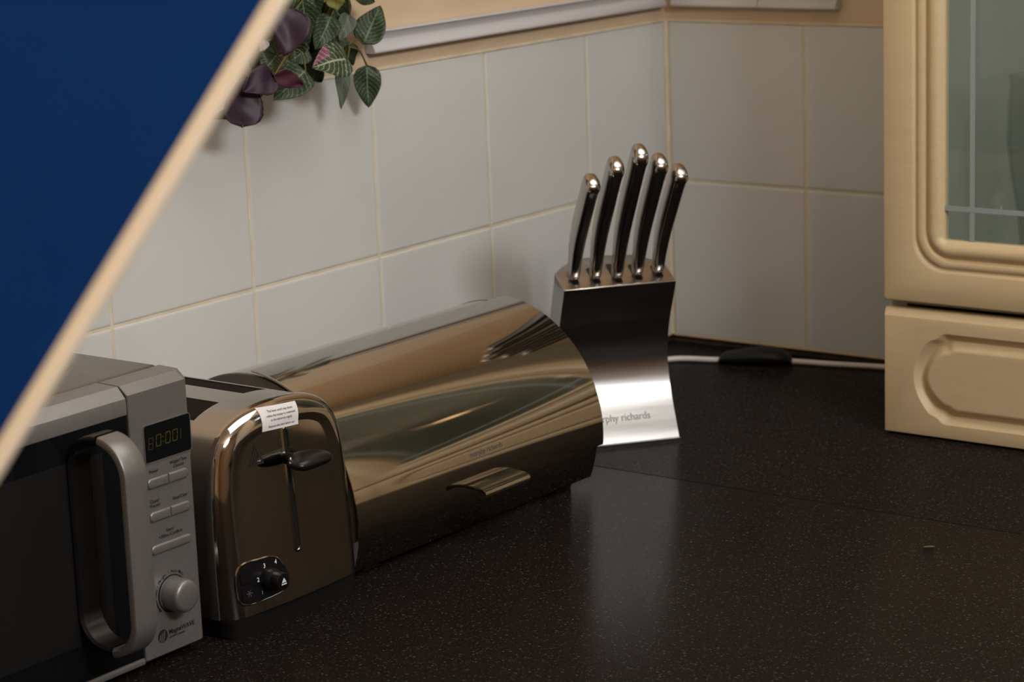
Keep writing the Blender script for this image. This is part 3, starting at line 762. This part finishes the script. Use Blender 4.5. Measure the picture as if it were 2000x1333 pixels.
for cx in (-1.2062, -1.1955, -1.1872): seg_digit(bm, cx + .001, .1908, .0030, .0050, 'abcdef')
for dz in (-.002, .002): bm.faces.new([bm.verts.new((-1.2001 + a, Y0 - .00055, .1908 + dz + b)) for a, b in ((-.0006, -.0006), (.0006, -.0006), (.0006, .0006), (-.0006, .0006))])
mobj('lit_digits', bm, M['led'], disp)
bm = B(); seg_digit(bm, -1.2142, .1898, .0028, .0050, 'abcdefg', .0008); mobj('unlit_digit', bm, M['led_off'], disp)
bm = B(); seg_digit(bm, -1.1805, .1908, .0012, .0046, 'bc', .0008); mobj('unlit_digit', bm, M['led_off'], disp)
# buttons
def button(x0, x1, z0, z1, rl, rr_):
    bm = B()
    def lp(i):
        out = []
        for (cx, cz, s, r) in ((x1, z1, 0, rr_), (x0, z1, 1, rl), (x0, z0, 2, rl), (x1, z0, 3, rr_)):
            r = max(r - i, .0003); ca = cx - i - r if s in (0, 3) else cx + i + r; cb = cz - i - r if s in (0, 1) else cz + i + r
            for k in range(6): t = (s + k / 5) * pi / 2; out.append((ca + r * cos(t), cb + r * sin(t)))
        return out
    loft(bm, [[(a, Y0 - h, b) for a, b in lp(i)] for i, h in ((0, -.001), (0, .0008), (.0004, .0014), (.0011, .0018), (.0018, .0019))], True, False, True); fixn(bm)
    return mobj('button', bm, M['silver'], panel, True, 40)
def recess(x0, x1, z0, z1, r):
    bm = B(); lp = rrect(x0 - .0006, x1 + .0006, z0 - .0007, z1 + .0005, r, 5)
    prism(bm, lp, lambda a, b: (a, Y0 + .0005, b), lambda a, b: (a, Y0 - .0002, b)); fixn(bm); mobj('button_surround', bm, M['ink_grey'], panel)
for z0, z1 in ((.1524, .1610), (.1244, .1328)):
    button(-1.2214, -1.1980, z0, z1, .0036, .0004); button(-1.1970, -1.1748, z0, z1, .0004, .0036); recess(-1.2214, -1.1748, z0, z1, .004)
button(-1.2222, -1.1760, .0968, .1046, .0036, .0036); recess(-1.2222, -1.1760, .0968, .1046, .004)
def ptxt(name, s, x, z, size, al='CENTER', m='ink', thick=.00006): text(name, s, size, lambda a, b: W((x + a, Y0 - .0003, z + b)), M[m], panel, al, 1.0, thick)
ptxt('button_text', 'Power', -1.2128, .1652, .0040); ptxt('button_text', 'Weight/Time', -1.1845, .1678, .0037); ptxt('button_text', 'Control', -1.1845, .1640, .0037)
ptxt('button_text', 'Clock/', -1.2140, .1402, .0040); ptxt('button_text', 'Pre-set', -1.2140, .1366, .0040); ptxt('button_text', 'Stop/Clear', -1.1850, .1372, .0040)
ptxt('button_text', 'Start/', -1.1990, .1126, .0040); ptxt('button_text', '+30Sec./Confirm', -1.1990, .1086, .0040)
# dial
KX, KZ_ = -1.2020, .0595
bm = B(); loft(bm, [[(KX + r * cos(k * pi / 32), Y0 - h, KZ_ + r * sin(k * pi / 32)) for k in range(64)] for r, h in ((.0150, -.001), (.0150, .0006), (.0140, .0007), (.0139, .0140), (.0134, .0168), (.0122, .0182), (.0095, .0188), (.0004, .0190))], True, False, True); fixn(bm)
mobj('dial', bm, M['silver'], panel, True, 50)
bm = B(); loft(bm, [[(KX + r * cos(k * pi / 32), Y0 - h, KZ_ + r * sin(k * pi / 32)) for k in range(64)] for r, h in ((.0158, -.0005), (.0158, .0009), (.0150, .0009), (.0150, .0002))], True); fixn(bm)
mobj('dial_surround', bm, M['black_matt'], panel, True, 40)
def arc_txt(s, a0, a1, rad, size):
    n = len(s)
    for i, ch in enumerate(s):
        if ch == ' ': continue
        a = a0 + (a1 - a0) * i / max(n - 1, 1)
        def mp(x, y, a=a):
            c, sn = cos(a - pi / 2), sin(a - pi / 2)
            return W((KX + rad * cos(a) + x * c - y * sn, Y0 - .0003, KZ_ + rad * sin(a) + x * sn + y * c))
        text('dial_mark', ch, size, mp, M['ink'], panel, 'CENTER', 1, .00005)
arc_txt('Time \u2022 Weight \u2022 Auto Menu', R_(176), R_(42), .0176, .0034)
bm = B(); ar = [(R_(184 + 30 * i / 8), .0003 + .0006 * i / 8) for i in range(9)]
for (a, wa), (b, wb_) in zip(ar, ar[1:]): bm.faces.new([bm.verts.new((KX + r * cos(t), Y0 - .0003, KZ_ + r * sin(t))) for t, r in ((a, .0183 - wa), (a, .0183 + wa), (b, .0183 + wb_), (b, .0183 - wb_))])
a = R_(214); bm.faces.new([bm.verts.new((KX + r * cos(t), Y0 - .0003, KZ_ + r * sin(t))) for t, r in ((a, .0200), (a, .0166), (a + .17, .0183))])
mobj('dial_arrow', bm, M['ink'], panel)
# maker's mark
bm = B(); lx, lz, lr = -1.2160, .0262, .0056
bm.faces.new([bm.verts.new((lx + lr * cos(k * pi / 24), Y0 - .0003, lz + lr * sin(k * pi / 24))) for k in range(48)])
lg = mobj('logo', bm, M['ink'], panel)
bm = B()
for k, (dx, l0, l1) in enumerate(((-.0030, -.0036, .0010), (-.0008, -.0050, .0022), (.0014, -.0050, .0034))):
    s = .24; bm.faces.new([bm.verts.new((lx + dx + x + z * s, Y0 - .0005, lz + z)) for x, z in ((-.0006, l0), (.0006, l0), (.0006, l1), (0, l1 + .0010), (-.0006, l1))])
mobj('logo_stripes', bm, M['silver'], lg)
ptxt('logo_text', 'MagnaWAVE', -1.2090, .0256, .0056, 'LEFT', 'ink', .00014); ptxt('logo_text', 'cooking system', -1.2088, .0222, .0030, 'LEFT')
for x in (XL + .04, XR - .04):
    for y in (-.235, -.05):
        bm = B(); tube(bm, [(x, y, 0), (x, y, .006), (x, y, .0105)], .011, 14); mobj('foot', bm, M['black_matt'], mw, True, 40)

# ================================================================== TRAILING PLANT
pl = thing('trailing_plant', 'trailing plant with veined green and purple leaves hanging over the tiles', 'plant', (-.70, -.05, .43))
def P0(p): return Vector(p) - Vector((-.70, -.05, .43))
LEAVES = [('purple',(-0.7705,-0.0750,0.4957),(-0.7935,-0.0750,0.4542),0.0340),
('green',(-0.7506,-0.0650,0.5088),(-0.7403,-0.0650,0.4595),0.0210),
('green',(-0.6950,-0.0550,0.4824),(-0.7195,-0.0550,0.4514),0.0230),
('silver',(-0.6557,-0.0450,0.4796),(-0.6745,-0.0450,0.4554),0.0189),
('pink',(-0.6915,-0.0700,0.4392),(-0.7415,-0.0700,0.4394),0.0336),
('silver',(-0.6772,-0.0500,0.4350),(-0.6780,-0.0500,0.3848),0.0150),
('green',(-0.6154,-0.0300,0.4229),(-0.6164,-0.0300,0.3780),0.0250),
('green',(-0.6186,-0.0300,0.4451),(-0.5888,-0.0300,0.4849),0.0280),
('green',(-0.7502,-0.0650,0.4331),(-0.7943,-0.0650,0.4119),0.0300),
('maroon',(-0.8172,-0.0850,0.4372),(-0.7730,-0.0850,0.4223),0.0171),
('purple',(-0.8134,-0.0800,0.4346),(-0.8553,-0.0800,0.4286),0.0270),
('purple',(-0.8520,-0.0700,0.3900),(-0.8440,-0.0700,0.4400),0.0350),
('lime',(-0.6958,-0.0600,0.5051),(-0.6910,-0.0600,0.4862),0.0190),
('green',(-0.7513,-0.0450,0.4427),(-0.7677,-0.0450,0.4282),0.0200),
('green',(-0.7236,-0.0450,0.4516),(-0.7476,-0.0450,0.4413),0.0211),
('green',(-0.7751,-0.0500,0.4505),(-0.7950,-0.0500,0.4365),0.0220),
('pale',(-0.7995,-0.0600,0.4673),(-0.8091,-0.0600,0.4583),0.0090),
('dark',(-0.8257,-0.0450,0.4023),(-0.8635,-0.0450,0.3985),0.0120),
('green',(-0.7551,-0.0500,0.5069),(-0.7628,-0.0500,0.4885),0.0250),
('dark',(-0.6722,-0.0300,0.4850),(-0.6580,-0.0300,0.4628),0.0316),
('dark',(-0.6415,-0.0250,0.4452),(-0.6309,-0.0250,0.4239),0.0211),
('dark',(-0.7074,-0.0300,0.4417),(-0.6845,-0.0300,0.4131),0.0263),
('green',(-0.6426,-0.0400,0.4982),(-0.6065,-0.0400,0.4877),0.0137),
('dark',(-0.7398,-0.0300,0.4707),(-0.7683,-0.0300,0.4481),0.0316),
('dark',(-0.6874,-0.0280,0.4656),(-0.6738,-0.0280,0.4381),0.0316),
('green',(-0.6921,-0.0400,0.4611),(-0.6463,-0.0400,0.4524),0.0211),
('dark',(-0.7446,-0.0350,0.4355),(-0.7156,-0.0350,0.4117),0.0250),
('dark',(-0.7000,-0.0300,0.4900),(-0.7080,-0.0300,0.4530),0.0340),
('dark',(-0.7200,-0.0320,0.4800),(-0.7300,-0.0320,0.4450),0.0340),
('green',(-0.7420,-0.0400,0.4760),(-0.7330,-0.0420,0.4400),0.0260),
('dark',(-0.6600,-0.0280,0.4980),(-0.6500,-0.0280,0.4640),0.0300),
('green',(-0.6750,-0.0350,0.4980),(-0.6560,-0.0380,0.4720),0.0250),
('dark',(-0.7750,-0.0330,0.4620),(-0.7900,-0.0330,0.4350),0.0300),
('green',(-0.7250,-0.0480,0.5080),(-0.7160,-0.0500,0.4760),0.0260),
('dark',(-0.6950,-0.0270,0.4480),(-0.7000,-0.0270,0.4180),0.0320)]
def leaf(kind, b, t, wd, i):
    rnd = random.Random(i * 7 + 3); wd *= 1.16 if kind in ('green', 'pink', 'purple') else 1.05; b, t = P0(b), P0(t); ax = t - b; L = ax.length; ax.normalize()
    view = Vector((-.55, -.80, .22)); sd = ax.cross(view).normalized(); nr = sd.cross(ax).normalized()
    tilt = rnd.uniform(-.28, .28); sd = (sd * cos(tilt) + nr * sin(tilt)).normalized(); nr = sd.cross(ax).normalized()
    bm = B(); uvl = bm.loops.layers.uv.new('UVMap'); nt, ns = 16, 10; V = []; U = {}
    fold = rnd.uniform(.12, .30); droop = rnd.uniform(.06, .16); cur = rnd.uniform(.1, .4) * rnd.choice((-1, 1)) * .35
    for a in range(nt + 1):
        q = a / nt; hw_ = wd / 2 * min(1, (sin(pi * min(q ** .62, 1)) ** .8) * 1.0 + (.02 if 0 < q < 1 else 0)) if q < 1 else 0
        if kind == 'purple' and a % 2: hw_ *= .965
        row = []
        for c in range(ns + 1):
            s = c / ns * 2 - 1
            p = b + ax * (L * q) + sd * (s * hw_) + nr * (fold * abs(s) ** 1.3 * hw_ - droop * L * (q ** 2) + .0012 * sin(9 * q + 3 * s + i)) + sd * (cur * L * .3 * q * q)
            v = bm.verts.new(p); U[v] = (c / ns, q); row.append(v)
        V.append(row)
    for a in range(nt):
        for c in range(ns):
            f = bm.faces.new((V[a][c], V[a][c + 1], V[a + 1][c + 1], V[a + 1][c]))
            for lo in f.loops: lo[uvl].uv = U[lo.vert]
    o = obj('leaf', bm, M['leaf_' + kind], pl, True)
    sm = o.modifiers.new('thickness', 'SOLIDIFY'); sm.thickness = .0005; sm.offset = 0
    nm = {'purple': 'dark purple leaf', 'maroon': 'maroon folded leaf', 'silver': 'silvery green leaf', 'pink': 'green leaf with pink flush and white veins', 'lime': 'yellow-green leaf', 'pale': 'small pale pink leaf'}
    if kind in nm: o['label'] = nm[kind]
    return o
ROOT = Vector((-.66, -.035, .475))
hub = [P0((-.66, -.04, .56)), P0((-.655, -.035, .50)), P0((-.645, -.028, .445))]
bm = B(); tube(bm, spline(hub, 6), .0018, 8); obj('stem', bm, M['stem'], pl, True)
bm = B(); tube(bm, spline([P0((-.69, -.05, .56)), P0((-.715, -.05, .50)), P0((-.75, -.05, .455)), P0((-.82, -.055, .425))], 6), .0018, 8); obj('stem', bm, M['stem'], pl, True)
for i, (k, b, t, wd) in enumerate(LEAVES):
    leaf(k, b, t, wd, i)
    b_ = Vector(b); r0 = Vector((-.645, -.028, .445)) if b_.x > -.70 and b_.z < .46 else (Vector((-.656, -.036, .505)) if b_.x > -.70 else (Vector((-.75, -.05, .455)) if b_.z < .47 else Vector((-.705, -.05, .515))))
    mid = (r0 + b_) / 2 + Vector((0, -.004, .006))
    bm = B(); tube(bm, spline([P0(r0), P0(mid), P0(b_)], 5), .0010, 6); obj('stem', bm, M['stem'], pl, True)
bm = B(); loft(bm, [[(P0((-.68, -.075, 0)).x + r * cos(k * pi / 20), P0((-.68, -.075, 0)).y + r * sin(k * pi / 20), z - .43) for k in range(40)] for r, z in ((.001, .545), (.050, .545), (.066, .640), (.071, .640), (.071, .662), (.064, .662), (.060, .640), (.001, .640))], True, True, True); fixn(bm)
obj('pot', bm, M['pot'], pl, True, 40)

# ================================================================== BLUE PANEL IN THE FOREGROUND
FWD = Vector((.778119, .588837, -.218636)); sd = Vector((.211, -.978, 0))            # the way its cream edge faces
A0 = Vector((-2.2257, -.8032, 0)); UP = (Vector((-1.6987, -1.1655, .9)) - A0) / .9
pn = thing('leaning_board', 'large navy blue board with cream edging, slanting across the foreground', 'board', A0)
nb = UP.cross(sd).normalized()           # the way its blue face looks
if nb.dot(FWD) > 0: nb = -nb
TH = .0068; LB = .62; HB = .92
nbh = Vector((nb.x, nb.y, 0)).normalized() * TH / Vector((nb.x, nb.y, 0)).length
bm = B()
base = [Vector((0, 0, 0)) - sd * .0012, -sd * LB, -sd * LB + UP * HB, UP * HB - sd * .0012]
loft(bm, [base, [p + nbh for p in base]], True, True, True); fixn(bm)
bm.faces.ensure_lookup_table()
for f in bm.faces: f.material_index = 0 if f.normal.dot(nb) > .5 else 1
obj('panel', bm, [M['navy'], M['edge']], pn)
bm = B()
sec = [(-.0045, -.0004), (.0, -.0004)] + [(.0034 * sin(pi * i / 12), TH / 2 - (TH / 2 + .0004) * cos(pi * i / 12)) for i in range(1, 12)] + [(.0, TH + .0004), (-.0045, TH + .0004)]
loft(bm, [[UP * s + sd * a + nbh * (b / TH) for a, b in sec] for s in (0, HB)], True, True, True); fixn(bm)
obj('edge_strip', bm, M['edge'], pn, True, 40)['label'] = 'cream edge strip'

# ================================================================== CEILING LAMP (its reflection shows in the cabinet glass)
lp_ = thing('ceiling_lamp', 'warm pendant ceiling lamp behind the camera', 'lamp', (-2.05, -2.02, 1.36))
bm = B(); bmesh.ops.create_uvsphere(bm, u_segments=24, v_segments=12, radius=.035); obj('bulb', bm, M['bulb'], lp_, True)
bm = B(); tube(bm, [(0, 0, .03), (0, 0, .10), (0, 0, .19)], [.016, .014, .004], 12); obj('flex', bm, M['black_matt'], lp_, True, 40)
